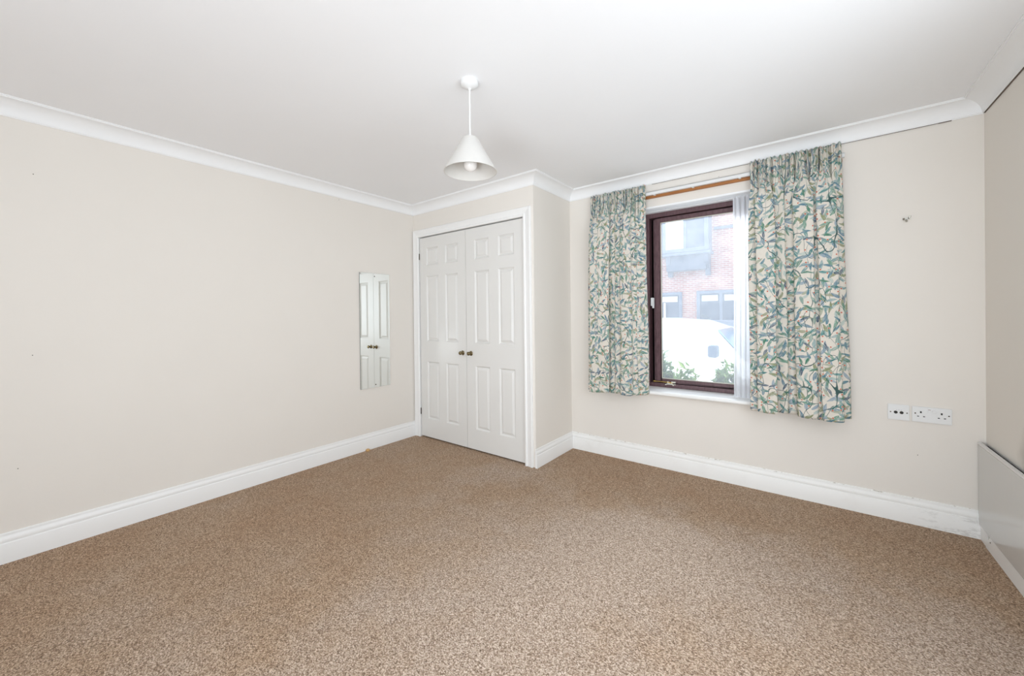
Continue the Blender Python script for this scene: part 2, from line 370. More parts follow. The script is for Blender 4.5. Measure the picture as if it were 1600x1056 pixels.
# ---------------------------------------------------------------- room shell
tag(MB().box((0, YB, -0.1), (XR, YW, 0)).build('floor', M['carpet']), 'brown flecked loop pile carpet covering the whole floor', 'carpet', kind='structure')
tag(MB().box((-0.1, YB-0.1, H), (XR+0.1, YW+0.28, H+0.12)).build('ceiling', M['ceiling']), 'plain white painted ceiling above the whole room', 'ceiling', kind='structure')
wl = tag(MB().box((-0.1, YB-0.1, -0.1), (0, YW, H)).build('wall_left', M['wall']), 'long bare cream wall on the left carrying the narrow mirror', 'wall', kind='structure')
WX0, WX1, WZ0, WZ1 = 2.182, 3.10, 0.60, 2.12
mb = MB(); Y1 = YW+0.28
mb.box((-0.1, YW, -0.1), (WX0, Y1, H)).box((WX1, YW, -0.1), (XR+0.1, Y1, H)).box((WX0, YW, -0.1), (WX1, Y1, WZ0)).box((WX0, YW, WZ1+0.014), (WX1, Y1, H))
wb_ = tag(mb.build('wall_back', M['wall']), 'cream wall with the window, both curtains and the sockets', 'wall', kind='structure')
wr = tag(MB().box((XR, -0.9, -0.1), (XR+0.1, YW, H)).box((XR, YB-0.1, -0.1), (XR+0.1, -2.9, H)).box((XR, -2.9, -0.1), (XR+0.1, -0.9, 0.75)).box((XR, -2.9, 2.1), (XR+0.1, -0.9, H)).build('wall_right', M['wall_sooty']), 'cream wall at the right edge above the low heater', 'wall', kind='structure')
# rear wall behind the camera, its opening added for the rear fill light
mb = MB(); mb.box((0, YB-0.1, -0.1), (0.25, YB, H)).box((3.75, YB-0.1, -0.1), (XR, YB, H)).box((0.25, YB-0.1, 2.18), (3.75, YB, H)).box((0.25, YB-0.1, -0.1), (3.75, YB, 0.12))
tag(mb.build('wall_rear', M['wall']), 'cream wall behind the viewpoint with a wide opening added for the fill light', 'wall', kind='structure')
# wardrobe partition
DX0, DX1, DZ = 0.088, 1.431, 2.072
mb = MB(); mb.box((0, 0, 0), (DX0-0.012, 0.07, H)).box((DX1+0.012, 0, 0), (XW, 0.07, H)).box((DX0-0.012, 0, DZ+0.012), (DX1+0.012, 0.07, H))
tag(mb.build('wall_wardrobe_front', M['wall']), 'narrow cream wall above and around the built-in wardrobe doors', 'wall', kind='structure')
tag(MB().box((XW-0.07, 0.07, 0), (XW, YW, H)).build('wall_wardrobe_side', M['wall']), 'short cream return wall between wardrobe doors and left curtain', 'wall', kind='structure')

# coving, cut per wall
cov = [(0.0, 0.0), (0.0, -0.083), (0.006, -0.083), (0.008, -0.078)]
for k in range(0, 9):
    a = math.radians(90*k/8); cov.append((0.086-0.076*math.cos(a), -0.077+0.067*math.sin(a)))
cov += [(0.0875, -0.005), (0.094, -0.005), (0.094, 0.0)]
cpath = [(0, YB, H), (0, 0, H), (XW, 0, H), (XW, YW, H), (XR, YW, H), (XR, YB, H), (0, YB, H)]
clab = ['white coving along the top of the left wall', 'white coving above the wardrobe doors', 'short white coving on the wardrobe return wall',
        'white coving above the curtains and window', 'white coving along the top of the right wall', 'white coving along the rear wall']
covs = []
for i in range(6):
    c = sweep(cpath, cov, (0, 0, 1), i).build('trim_%d' % (i+1), M['coving'], smooth=True, auto=28)
    covs.append(tag(c, clab[i], 'coving', kind='structure'))
# hairline gaps where plaster has parted from the coving
put(MB().box((2.30, YW-0.0068, H-0.0842), (XR-0.14, YW-0.0005, H-0.0828)).build('crack', M['crack']), covs[3])
put(MB().box((XR-0.17, YW-0.0075, H-0.0855), (XR-0.12, YW-0.0005, H-0.0825)).build('crack', M['crack']), covs[3])
put(MB().box((XR-0.0068, -0.35, H-0.0850), (XR-0.0005, YW-0.02, H-0.0825)).build('crack', M['crack']), covs[4])

# baseboards, cut per wall
bs = [(0, 0), (0.018, 0), (0.018, 0.100), (0.0165, 0.104), (0.0135, 0.106), (0.0140, 0.110), (0.0150, 0.116), (0.0140, 0.124), (0.0110, 0.131),
      (0.0080, 0.136), (0.0070, 0.142), (0.0078, 0.147), (0.0060, 0.152), (0.0030, 0.1535), (0, 0.1535)]
def baseboard(path, i, name, label, mat='gloss'):
    return tag(sweep(path, bs, (0, 0, 1), i).build(name, M[mat], smooth=True, auto=40), label, 'baseboard', kind='structure')
bp = [(XW, -0.012, 0), (XW, YW, 0), (XR, YW, 0), (XR, YB, 0)]
bl = baseboard([(0, YB, 0), (0, -0.004, 0)], 0, 'baseboard_left', 'long white moulded baseboard under the left wall')
baseboard(bp, 0, 'baseboard_side', 'short white baseboard on the wardrobe return wall')
baseboard(bp, 1, 'baseboard_back', 'white baseboard under the window wall, scuffed at its right end', 'base_scuff')
baseboard(bp, 2, 'baseboard_right', 'white baseboard hidden behind the low heater')

# architrave: three mitred lengths round the wardrobe doors + lining
ar = [(-0.004, 0), (-0.004, 0.014), (0.0, 0.018), (0.012, 0.020), (0.016, 0.017), (0.018, 0.012), (0.048, 0.016), (0.062, 0.022), (0.069, 0.022), (0.073, 0.016), (0.073, 0)]
J = 0.006
ap = [(DX0-J, 0, 0), (DX0-J, 0, DZ+J), (DX1+J, 0, DZ+J), (DX1+J, 0, 0)]
arl = ['white moulded architrave upright left of the wardrobe doors', 'white moulded architrave across the top of the wardrobe doors', 'white moulded architrave upright right of the wardrobe doors']
def arch(i):
    # profile offset points outward from the opening, depth towards the room (-y)
    P = [Vector(p) for p in ap]; out = [Vector((-1, 0, 0)), Vector((0, 0, 1)), Vector((1, 0, 0))]
    def mit(k):
        if k == 0: return out[0]
        if k == 3: return out[2]
        return out[k-1]+out[k]
    mb = MB(); n = len(ar)
    for k in (i, i+1):
        for a, b in ar: mb.v.append(tuple(P[k]+mit(k)*a+Vector((0, -b, 0))))
    mb.f.append(tuple(range(n))); mb.f.append(tuple(range(2*n-1, n-1, -1))); mb.mi += [0, 0]
    for k in range(n): mb.f.append((k, (k+1) % n, n+(k+1) % n, n+k)); mb.mi.append(0)
    return mb
for i in range(3): tag(arch(i).build('trim_%d' % (7+i), M['gloss'], smooth=True, auto=25), arl[i], 'architrave', kind='structure')
mb = MB(); mb.box((DX0-0.012, 0.0005, 0), (DX0-0.004, 0.069, DZ+0.012)).box((DX1+0.004, 0.0005, 0), (DX1+0.012, 0.069, DZ+0.012)).box((DX0-0.004, 0.0005, DZ+0.004), (DX1+0.004, 0.069, DZ+0.012))
tag(mb.build('trim_10', M['gloss']), 'thin white lining inside the wardrobe door opening', 'door lining', kind='structure')

# ---------------------------------------------------------------- wardrobe doors
ROWS = [(0.200, 0.790), (1.000, 1.667), (1.775, 1.957)]
def make_door(n, x0, x1, cols, hinge_x, knob_x, label):
    z0, z1 = 0.013, DZ-0.006; d = thing('door_%d' % n, (x0, 0.0, z0), label, 'wardrobe door', kind='structure')
    yf, yb = 0.004, 0.038
    # leaf with six openings, each with a sloping moulded edge
    mb = MB(); xs = [x0]+[v for c in cols for v in c]+[x1]; zs = [z0]+[v for r in ROWS for v in r]+[z1]
    for i in range(len(xs)-1):
        for j in range(len(zs)-1):
            a, b, c, e = xs[i], xs[i+1], zs[j], zs[j+1]
            if i % 2 == 1 and j % 2 == 1:
                ins = [(0, 0), (0.003, 0.0045), (0.006, 0.0065), (0.012, 0.0125)]
                for (p, q), (r, s_) in zip(ins, ins[1:]):
                    A = [(a+p, yf+q, c+p), (b-p, yf+q, c+p), (b-p, yf+q, e-p), (a+p, yf+q, e-p)]
                    Bq = [(a+r, yf+s_, c+r), (b-r, yf+s_, c+r), (b-r, yf+s_, e-r), (a+r, yf+s_, e-r)]
                    for k in range(4): mb.poly([A[k], A[(k+1) % 4], Bq[(k+1) % 4], Bq[k]])
            else: mb.poly([(a, yf, c), (b, yf, c), (b, yf, e), (a, yf, e)])
    mb.poly([(x0, yb, z0), (x0, yb, z1), (x1, yb, z1), (x1, yb, z0)])
    for q in ([(x0, yf, z0), (x0, yf, z1), (x0, yb, z1), (x0, yb, z0)], [(x1, yf, z0), (x1, yb, z0), (x1, yb, z1), (x1, yf, z1)],
              [(x0, yf, z0), (x0, yb, z0), (x1, yb, z0), (x1, yf, z0)], [(x0, yf, z1), (x1, yf, z1), (x1, yb, z1), (x0, yb, z1)]): mb.poly(q)
    put(mb.build('door_leaf', M['door']), d)
    for (a, b) in cols:
        for (c, e) in ROWS:
            pm = MB(); g = 0.0115; steps = [(g, 0.0125), (g+0.004, 0.0125), (g+0.006, 0.0110), (g+0.022, 0.0035), (g+0.024, 0.0020)]
            for (p, q), (r, s_) in zip(steps, steps[1:]):
                A = [(a+p, yf+q, c+p), (b-p, yf+q, c+p), (b-p, yf+q, e-p), (a+p, yf+q, e-p)]
                Bq = [(a+r, yf+s_, c+r), (b-r, yf+s_, c+r), (b-r, yf+s_, e-r), (a+r, yf+s_, e-r)]
                for k in range(4): pm.poly([A[k], A[(k+1) % 4], Bq[(k+1) % 4], Bq[k]])
            p, q = steps[-1]; pm.poly([(a+p, yf+q, c+p), (b-p, yf+q, c+p), (b-p, yf+q, e-p), (a+p, yf+q, e-p)])
            put(pm.build('panel', M['door']), d)
    kz = 0.903
    kp = [(0.0, 0.0), (0.0215, 0.0), (0.0225, -0.003), (0.019, -0.006), (0.012, -0.008), (0.0095, -0.014), (0.0095, -0.021), (0.0125, -0.025),
          (0.0165, -0.030), (0.0180, -0.036), (0.0165, -0.042), (0.0125, -0.0455), (0.0115, -0.0445), (0.0, -0.0475)]
    kb = put(MB().lathe(kp, (knob_x, yf, kz), 'y', 28).build('knob', M['brass'], smooth=True, auto=50), d); kb['label'] = 'round aged brass knob on a small backplate'
    for hz in (1.876, 0.266):
        hb = MB(); hb.lathe([(0, -0.032), (0.0045, -0.032), (0.0045, 0.032), (0, 0.032)], (hinge_x, 0.0, hz), 'z', 10)
        for zz in (-0.018, 0, 0.018): hb.lathe([(0.0, -0.0008), (0.0054, -0.0008), (0.0054, 0.0008), (0, 0.0008)], (hinge_x, 0.0, hz+zz), 'z', 10)
        ho = put(hb.build('hinge', M['darkbrass'], smooth=True), d); ho['label'] = 'small dark brass hinge knuckle'
    return d
make_door(1, DX0+0.003, 0.752, [(0.193, 0.370), (0.474, 0.647)], DX0, 0.705, 'left white six-panel wardrobe door, hinged beside the left wall')
make_door(2, 0.756, DX1-0.003, [(0.866, 1.041), (1.150, 1.325)], DX1, 0.812, 'right white six-panel wardrobe door, nearer the return wall')

# ---------------------------------------------------------------- mirror
mr = thing('wall_mirror', (0.0, -0.47, 0.57), 'tall narrow frameless mirror screwed to the left wall, reflecting the wardrobe knobs', 'mirror')
put(MB().box((0.0055, -0.634, 0.578), (0.0075, -0.314, 1.671)).build('mirror_glass', M['mirror']), mr)
eg = put(MB().box((0.001, -0.6345, 0.5775), (0.0055, -0.3135, 1.6715)).build('glass_edge', M['glass_edge']), mr); eg['label'] = 'dark green cut edge of the glass'
mr.rotation_euler.z = 0.007; mr.location.x = 0.0004
for z in (1.642, 0.604):
    put(MB().lathe([(0, 0.0076), (0.006, 0.0076), (0.005, 0.0100), (0.0, 0.0108)], (0.0, -0.478, z), 'x', 12).build('screw', M['darkbrass'], smooth=True), mr)

# pin holes and marks in the left wall
for y, z in ((-2.534, 2.042), (-2.6, 0.473), (-2.546, 1.066), (-0.82, 2.30)):
    put(MB().lathe([(0, 0.0002), (0.0024, 0.0002), (0.002, 0.0010), (0, 0.0012)], (0, y, z), 'x', 8).build('nail_head', M['darkbrass']), wl)
for x, z in ((3.816, 0.407), (2.79, 2.269)):
    put(MB().lathe([(0, -0.0002), (0.0022, -0.0002), (0.002, -0.0010), (0, -0.0012)], (x, YW, z), 'y', 8).build('nail_head', M['darkbrass']), wb_)

# small pale wooden bead by the baseboard
bd = MB().lathe([(0, 0), (0.012, 0.0), (0.018, 0.005), (0.0195, 0.012), (0.017, 0.019), (0.010, 0.023), (0.004, 0.0235), (0, 0.022)], (0.042, -0.592, 0.0), 'z', 18).build('door_stop', M['bead'], smooth=True, auto=50)
tag(bd, 'tiny round pale wooden stop on carpet against the left baseboard below the mirror', 'door stop')

# ---------------------------------------------------------------- pendant lamp
LX, LY = 2.005, -1.240
pl = thing('pendant_lamp', (LX, LY, H), 'white cone-shaded pendant lamp hanging from the ceiling on a thin cord', 'lamp')
put(MB().lathe([(0, 0), (0.041, 0), (0.042, -0.004), (0.042, -0.020), (0.040, -0.023), (0.028, -0.031), (0.012, -0.037), (0.007, -0.038), (0.006, -0.046), (0, -0.046)], (LX, LY, H), 'z', 40).build('ceiling_rose', M['plastic'], smooth=True, auto=40), pl)
put(MB().tube([(LX, LY, H-0.04), (LX+0.0008, LY, 2.30), (LX, LY, 2.125)], 0.0035, 10).build('cord', M['plastic'], smooth=True), pl)
sh = [(0.030, 0.165), (0.036, 0.165), (0.040, 0.160), (0.1285, 0.002), (0.1295, 0.0), (0.1260, 0.0), (0.0385, 0.156), (0.034, 0.161), (0.030, 0.162), (0.030, 0.165)]
put(MB().lathe(sh, (LX, LY, 1.955), 'z', 64).build('lamp_shade', M['shade'], smooth=True, auto=40), pl)
mb = MB().lathe([(0, 0.178), (0.012, 0.178), (0.016, 0.165), (0.018, 0.150), (0.018, 0.088), (0, 0.088)], (LX, LY, 1.955), 'z', 24)
for k in range(3):
    a = 2*math.pi*k/3; mb.tube([(LX+0.014*math.cos(a), LY+0.014*math.sin(a), 2.118), (LX+0.034*math.cos(a), LY+0.034*math.sin(a), 2.118)], 0.002, 6)
put(mb.build('lamp_holder', M['plastic'], smooth=True), pl)
bu = [(0.013, 0.088), (0.016, 0.077)]
for k in range(12):
    a = math.radians(60-150*k/11); bu.append((0.033*math.cos(a), 0.036+0.033*math.sin(a)))
bu[-1] = (0, 0.003)
put(MB().lathe([(0, 0.088)]+bu, (LX, LY, 1.955), 'z', 28).build('bulb', M['bulb'], smooth=True, auto=60), pl)

# ---------------------------------------------------------------- window
YF = 0.785
wn = thing('window_1', (2.64, YF, WZ0), 'dark brown framed casement window in a white reveal', 'window', kind='structure')
mb = MB(); e = 0.012
mb.box((WX0-0.001, YW-0.003, WZ1), (WX1+0.001, YF+0.07, WZ1+0.0135))                  # soffit lining
mb.box((WX0, YW-0.001, 0.624), (WX0+0.004, YF, WZ1)).box((WX1-0.004, YW-0.001, 0.624), (WX1, YF, WZ1))
put(mb.build('reveal_lining', M['reveal'], bevel=0.001), wn)
sl = [(YF+0.03, 0.598), (0.552, 0.598), (0.546, 0.601), (0.543, 0.608), (0.543, 0.615), (0.547, 0.622), (0.553, 0.6245), (YF+0.03, 0.6245)]
mb = MB().prism([(WX0-0.04, y, z) for y, z in sl if y < YW] + [(WX0-0.04, YW, 0.6245), (WX0-0.04, YW, 0.598)], (WX1-WX0+0.08, 0, 0))
mb.box((WX0+0.0005, YW, 0.6), (WX1-0.0005, YF+0.06, 0.6245))
put(mb.build('window_sill', M['gloss'], smooth=True, auto=40), wn)
fx0, fx1, fz0, fz1 = WX0+0.004, WX1-0.004, 0.6245, WZ1
def ring(x0, x1, z0, z1, wl_, wt, wb2, ya, yb):
    return MB().box((x0, ya, z0), (x0+wl_, yb, z1)).box((x1-wl_, ya, z0), (x1, yb, z1)).box((x0+wl_, ya, z1-wt), (x1-wl_, yb, z1)).box((x0+wl_, ya, z0), (x1-wl_, yb, z0+wb2))
put(ring(fx0, fx1, fz0, fz1, 0.032, 0.038, 0.034, YF, YF+0.07).build('outer_frame', M['brown'], bevel=0.002), wn)
put(ring(fx0+0.032, fx1-0.032, fz0+0.034, fz1-0.038, 0.026, 0.012, 0.010, YF+0.066, YF+0.07).build('gap_backing', M['black']), wn)  # black backing added to close the frame gap against outside light
put(ring(2.241, fx1-(2.241-fx0), fz0+0.042, fz1-0.048, 0.020, 0.006, 0.006, YF+0.034, YF+0.066).build('rebate_strip', M['brown'], bevel=0.001), wn)
sx0, sx1, sz0, sz1 = 2.261, fx1-(2.261-fx0), fz0+0.042, fz1-0.048
sash = put(ring(sx0, sx1, sz0, sz1, 0.044, 0.034, 0.028, YF+0.010, YF+0.058).build('sash', M['brown'], bevel=0.003), wn)
gx0, gx1, gz0, gz1 = sx0+0.044, sx1-0.044, sz0+0.028, sz1-0.034
put(ring(gx0, gx1, gz0, gz1, 0.005, 0.005, 0.005, YF+0.026, YF+0.034).build('glazing_bead', M['cream']), wn)
put(MB().box((gx0+0.001, YF+0.034, gz0+0.001), (gx1-0.001, YF+0.040, gz1-0.001)).build('pane', M['glass']), wn)
# catch on the left jamb
mb = MB().box((2.226, YF-0.008, 1.322), (2.252, YF+0.018, 1.392), 0).box((2.230, YF-0.018, 1.340), (2.246, YF-0.008, 1.380)).box((2.240, YF-0.012, 1.302), (2.254, YF+0.006, 1.338))
cx = put(mb.build('catch', M['plastic'], bevel=0.002), wn); cx['label'] = 'small pale metal catch on the left jamb'
# casement stay on the bottom rail: brass arm, pegs and a fork
st = MB().tube([(2.252, YF-0.012, 0.672), (2.30, YF-0.013, 0.672), (2.36, YF-0.013, 0.671), (2.405, YF-0.010, 0.668)], [0.006, 0.0045, 0.0045, 0.006], 10)
st.lathe([(0, -0.008), (0.008, -0.008), (0.0095, 0), (0.008, 0.008), (0, 0.008)], (2.254, YF-0.012, 0.672), 'x', 12)
so = put(st.build('stay_arm', M['yellowbrass'], smooth=True), wn); so['label'] = 'yellow brass casement stay arm'
st = MB().box((2.350, YF-0.008, 0.652), (2.425, YF, 0.657)).tube([(2.365, YF-0.010, 0.655), (2.365, YF-0.014, 0.678)], 0.0045, 10).tube([(2.398, YF-0.010, 0.655), (2.398, YF-0.014, 0.680)], 0.0045, 10)
st.tube([(2.345, YF-0.020, 0.650), (2.372, YF-0.018, 0.664), (2.400, YF-0.016, 0.658), (2.412, YF-0.02, 0.648)], 0.004, 8).tube([(2.400, YF-0.008, 0.672), (2.425, YF-0.008, 0.674)], 0.0065, 8)
so = put(st.build('stay_pegs', M['cream'], smooth=True), wn); so['label'] = 'worn cream metal pegs of the stay'

# net curtain and its wire
NY = 0.672
nw = MB().tube([(WX0+0.004, NY, 2.108), (2.6, NY-0.001, 2.104), (WX1-0.004, NY, 2.108)], 0.0022, 8)
wire = nw.build('net_wire', M['plastic'], smooth=True); tag(wire, 'thin white net curtain wire stretched across the top of the window reveal', 'curtain wire')
for x in (2.395, 2.83):
    put(MB().tube([(x-0.004, NY, 2.118), (x-0.003, NY-0.005, 2.108), (x+0.002, NY-0.004, 2.100), (x+0.006, NY-0.001, 2.106)], 0.0016, 6).build('hook', M['plastic'], smooth=True), wire)
def cloth(name, x_of, y_of, z_of, nu, nv, ulen, vlen, mat, parent=None, thick=0.0):
    vs, fs = [], []
    for j in range(nv+1):
        for i in range(nu+1):
            u, v = i/nu, j/nv; vs.append((x_of(u, v), y_of(u, v), z_of(u, v)))
    for j in range(nv):
        for i in range(nu):
            a = j*(nu+1)+i; fs.append((a, a+1, a+nu+2, a+nu+1))
    me = bpy.data.meshes.new(name); me.from_pydata(vs, [], fs); me.materials.append(mat)
    uvl = me.uv_layers.new(name='uv'); 
    # arc length along a mid row so the print is not stretched by the folds
    mid = (nv//2)*(nu+1); s = [0.0]
    for i in range(nu): s.append(s[-1]+(Vector(vs[mid+i+1])-Vector(vs[mid+i])).length)
    for l in me.loops:
        j, i = divmod(l.vertex_index, nu+1); uvl.data[l.index].uv = (s[i]*ulen, j/nv*vlen)
    for p in me.polygons: p.use_smooth = True
    o = bpy.data.objects.new(name, me); COL.objects.link(o)
    if parent is not None: put(o, parent)
    if thick:
        md = o.modifiers.new('thickness', 'SOLIDIFY'); md.thickness = thick; md.offset = 0
    return o
net = cloth('net_curtain', lambda u, v: 2.872+0.222*u+0.003*math.sin(5*v), lambda u, v: NY-0.004+(0.007+0.002*math.sin(3*v+u))*math.sin(u*2*math.pi*7+0.6*math.sin(2.2*v)),
            lambda u, v: 0.6265+(2.114-0.6265)*(1-v)-0.003*math.sin(u*2*math.pi*7)*v*0, 120, 40, 1, 1.5, M['net'])
tag(net, 'sheer white net curtain drawn to the right side of the window', 'net curtain')

# ---------------------------------------------------------------- curtain rail
rl = thing('curtain_rail', (2.64, YW, 2.22), 'white curtain track on an orange wooden batten above the window', 'curtain rail')
bt = put(MB().box((1.80, YW-0.022, 2.200), (3.49, YW, 2.236)).build('batten', M['batten'], bevel=0.001), rl); bt['label'] = 'orange-brown stained wooden batten'
mb = MB().box((1.79, YW-0.046, 2.219), (3.50, YW-0.022, 2.223)).box((1.79, YW-0.048, 2.219), (3.50, YW-0.0445, 2.245)).box((1.79, YW-0.030, 2.219), (3.50, YW-0.026, 2.245)).box((1.79, YW-0.048, 2.241), (3.50, YW-0.022, 2.245))
put(mb.build('track', M['plastic'], bevel=0.001), rl)
for x in (2.33, 2.62, 2.93):
    put(MB().box((x-0.008, YW-0.0475, 2.213), (x+0.008, YW-0.0225, 2.2185)).build('bracket', M['plastic'], bevel=0.001), rl)

# ---------------------------------------------------------------- curtains
def curtain(name, xa, xb, xa2, xb2, zt, zb, folds, label, seed, slant=0.0, deep=()):
    rnd = random.Random(seed); root = thing(name, ((xa+xb)/2, 0.52, zb), label, 'curtain', 'leaf print curtains at the window')
    # fold phase: irregular fold widths
    ws = [rnd.uniform(0.65, 1.45) for _ in range(folds)]; tot = sum(ws); edges = [0]
    for q in ws: edges.append(edges[-1]+q/tot)
    amps = [rnd.uniform(0.45, 1.1) for _ in range(folds)]
    for k in deep: amps[k] = 1.45
    def fold(u):
        for k in range(folds):
            if u <= edges[k+1] or k == folds-1:
                f = (u-edges[k])/(edges[k+1]-edges[k]); return k, min(max(f, 0), 1)
    gw = 33
    offs = [rnd.uniform(-1, 1) for _ in range(40)]
    def sm(u, ph, fr): return math.sin(u*fr+ph)
    def hang(v):           # 0 at heading tape, 1 in free cloth
        q = min(max((v-0.045)/0.16, 0), 1); return q*q*(3-2*q)
    def yy(u, v):
        h = hang(v); uu = u+0.006*math.sin(3.1*v+7*u)*h
        k, f = fold(min(max(uu, 0), 1)); a = amps[k]
        s = math.sin(math.pi*f); prof = s**(0.38 if k in deep or (k+1) in deep else 0.7)
        big = -(0.006+0.074*a*prof)*(0.85+0.25*v)
        sub = 0.006*math.sin(uu*61+offs[k]*3+1.2*v)*(0.4+0.6*v)
        head = -0.014-0.011*math.sin(u*2*math.pi*gw/1.9+2*math.sin(u*9))-0.006*math.sin(u*171+3)
        return 0.565+(head-0.010)*(1-h)+big*h+sub*h-0.012*h
    def xx(u, v):
        h = hang(v); k, f = fold(u); L = xa+(xa2-xa)*v; Rr = xb+(xb2-xb)*v
        w_ = Rr-L
        over = -0.025*math.sin(2*math.pi*f)*amps[k]*h
        return L+w_*u+over+0.0025*math.sin(9*v+u*20)
    def zz(u, v):
        k, f = fold(u)
        top = zt+0.004*math.sin(u*2*math.pi*gw/1.6)+0.003*math.sin(u*37+seed)+slant*u
        bot = zb+0.006*math.sin(u*17+seed)-0.010*math.sin(math.pi*f)*amps[k]
        return top+(bot-top)*v
    body = cloth('curtain_fabric', xx, yy, zz, 420, 90, 1.0, zt-zb, M['curtain'], root, 0.0016)
    # stitched hem line at the foot and lining behind
    cloth('lining', lambda u, v: xx(0.02+0.96*u, 0.10+0.885*v), lambda u, v: min(yy(0.02+0.96*u, 0.10+0.885*v)+0.009, YW-0.010), lambda u, v: zz(u, 0.10+0.885*v), 140, 40, 1, 1, M['lining'], root)
    # gathering tape
    cloth('heading_tape', lambda u, v: xa+0.01+(xb-xa-0.02)*u, lambda u, v: 0.5595, lambda u, v: zt-0.035-0.045*v, 4, 2, 1, 1, M['lining'], root, 0.001)
    return root
curtain('curtain', 1.782, 2.262, 1.765, 2.285, 2.300, 0.600, 8, 'left leaf print curtain, the narrower one between the wardrobe return wall and window', 3, deep=(1, 2, 5))
curtain('curtain', 2.996, 3.480, 3.000, 3.520, 2.306, 0.592, 8, 'right leaf print curtain, the larger nearer one beside the net curtain', 11, deep=(1, 4, 6))

# ---------------------------------------------------------------- sockets and hook on the window wall
def plate(x0, x1, z0, z1, root):
    return put(MB().box((x0, YW-0.009, z0), (x1, YW-0.0002, z1)).build('faceplate', M['plastic'], bevel=0.0018), root)
def hole(name, x, z, hw, hh, root, mat='socket_hole', rnd=False, dep=0.0006):
    y = YW-0.009
    mb = MB()
    if rnd: mb.lathe([(0, 0.0004), (hw, 0.0004), (hw, -dep), (0, -dep)], (x, y, z), 'y', 14)
    else: mb.box((x-hw, y-dep, z-hh), (x+hw, y+0.0004, z+hh))
    return put(mb.build(name, M[mat]), root)
s1 = thing('aerial_socket', (3.737, YW, 0.60), 'square white aerial faceplate with two round dark holes, left of the double socket', 'socket')
plate(3.690, 3.782, 0.603, 0.694, s1)
for x in (3.724, 3.749):
    put(MB().lathe([(0, 0), (0.0085, 0), (0.0085, -0.002), (0.0065, -0.003), (0.0062, -0.0012), (0, -0.0012)], (x, YW-0.009, 0.648), 'y', 18).build('socket_ring', M['darkbrass'], smooth=True), s1)
    put(MB().lathe([(0, -0.001), (0.006, -0.001), (0.006, -0.0022), (0, -0.0022)], (x, YW-0.009, 0.648), 'y', 14).build('socket_hole', M['socket_hole']), s1)
for x in (3.702, 3.772): hole('screw', x, 0.648, 0.0034, 0, s1, 'darkbrass', True)
for x in (3.728, 3.738, 3.748): hole('marking', x, 0.662, 0.0022, 0.001, s1, 'grey_mark')
s2 = thing('double_socket', (3.872, YW, 0.60), 'wide white double power socket with one switch, right of the aerial faceplate', 'socket')
plate(3.793, 3.951, 0.604, 0.693, s2)
for cx_ in (3.829, 3.9115):
    hole('socket_hole', cx_, 0.662, 0.0036, 0.0052, s2)
    for dx in (-0.0115, 0.0125): hole('socket_hole', cx_+dx, 0.6375, 0.0040, 0.0024, s2)
for x, z in ((3.806, 0.654), (3.9395, 0.654)): hole('screw', x, z, 0.0036, 0, s2, 'darkbrass', True)
put(MB().box((3.857, YW-0.0125, 0.660), (3.869, YW-0.008, 0.682)).build('switch', M['plastic'], bevel=0.0012), s2)
put(MB().box((3.858, YW-0.0128, 0.6785), (3.868, YW-0.0118, 0.6805)).build('switch_marking', M['red']), s2)
put(MB().lathe([(0, 0.0004), (0.0085, 0.0004), (0.0085, -0.004), (0.0075, -0.005), (0, -0.005)], (3.882, YW-0.009, 0.671), 'y', 20).build('blanking_cap', M['plastic'], smooth=True), s2)
hk = thing('wall_hook', (3.777, YW, 1.79), 'small metal picture hook with three prongs high on the window wall', 'hook')
def rod(pts, r, nm='prong'): return put(MB().tube(pts, r, 8).build(nm, M['chrome'], smooth=True), hk)
put(MB().box((3.762, YW-0.004, 1.790), (3.792, YW-0.0002, 1.802)).build('backplate', M['chrome'], bevel=0.001), hk)
rod([(3.764, YW-0.003, 1.793), (3.764, YW-0.013, 1.790), (3.764, YW-0.016, 1.799)], 0.0042)
rod([(3.786, YW-0.003, 1.796), (3.788, YW-0.013, 1.798), (3.791, YW-0.016, 1.810)], 0.0040)
rod([(3.776, YW-0.003, 1.790), (3.776, YW-0.012, 1.778), (3.776, YW-0.016, 1.782)], 0.0046)

# ---------------------------------------------------------------- low panel heater on the right wall
ht = thing('panel_heater', (4.06, 0.0, 0.0), 'long low glossy white panel heater standing against the right wall below its dark top slot', 'heater')
HX, HY0, HY1 = 4.046, -1.35, YW-0.004
put(MB().box((HX, HY0, 0.082), (HX+0.004, HY1, 0.518)).build('front_panel', M['heater'], bevel=0.0012), ht)
put(MB().box((HX-0.001, HY0, 0.518), (HX+0.0130, HY1, 0.531)).box((HX+0.004, HY0, 0.10), (HX+0.0130, HY1, 0.518)).build('casing', M['heater_lip'], bevel=0.001), ht)
g = MB().box((HX+0.0130, HY0+0.02, 0.12), (HX+0.0300, HY1-0.03, 0.519))
go = put(g.build('grille_slot', M['black']), ht); go['label'] = 'black vent slot along the top'
put(MB().box((HX+0.0300, HY0, 0.155), (XR-0.0008, HY1, 0.529)).build('back_plate', M['heater_lip']), ht)
put(MB().prism([(HX+0.002, HY1-0.10, 0.0), (HX+0.002, HY0, 0.0), (HX+0.002, HY0, 0.080), (HX+0.002, HY1-0.16, 0.080)], (0.010, 0, 0)).box((HX+0.005, HY1-0.12, 0), (HX+0.012, HY1, 0.08)).build('plinth', M['gloss'], bevel=0.001), ht)
put(MB().lathe([(0, 0), (0.004, 0), (0.003, -0.0016), (0, -0.002)], (HX+0.002, HY1-0.17, 0.055), 'x', 10).build('screw', M['darkbrass']), ht)

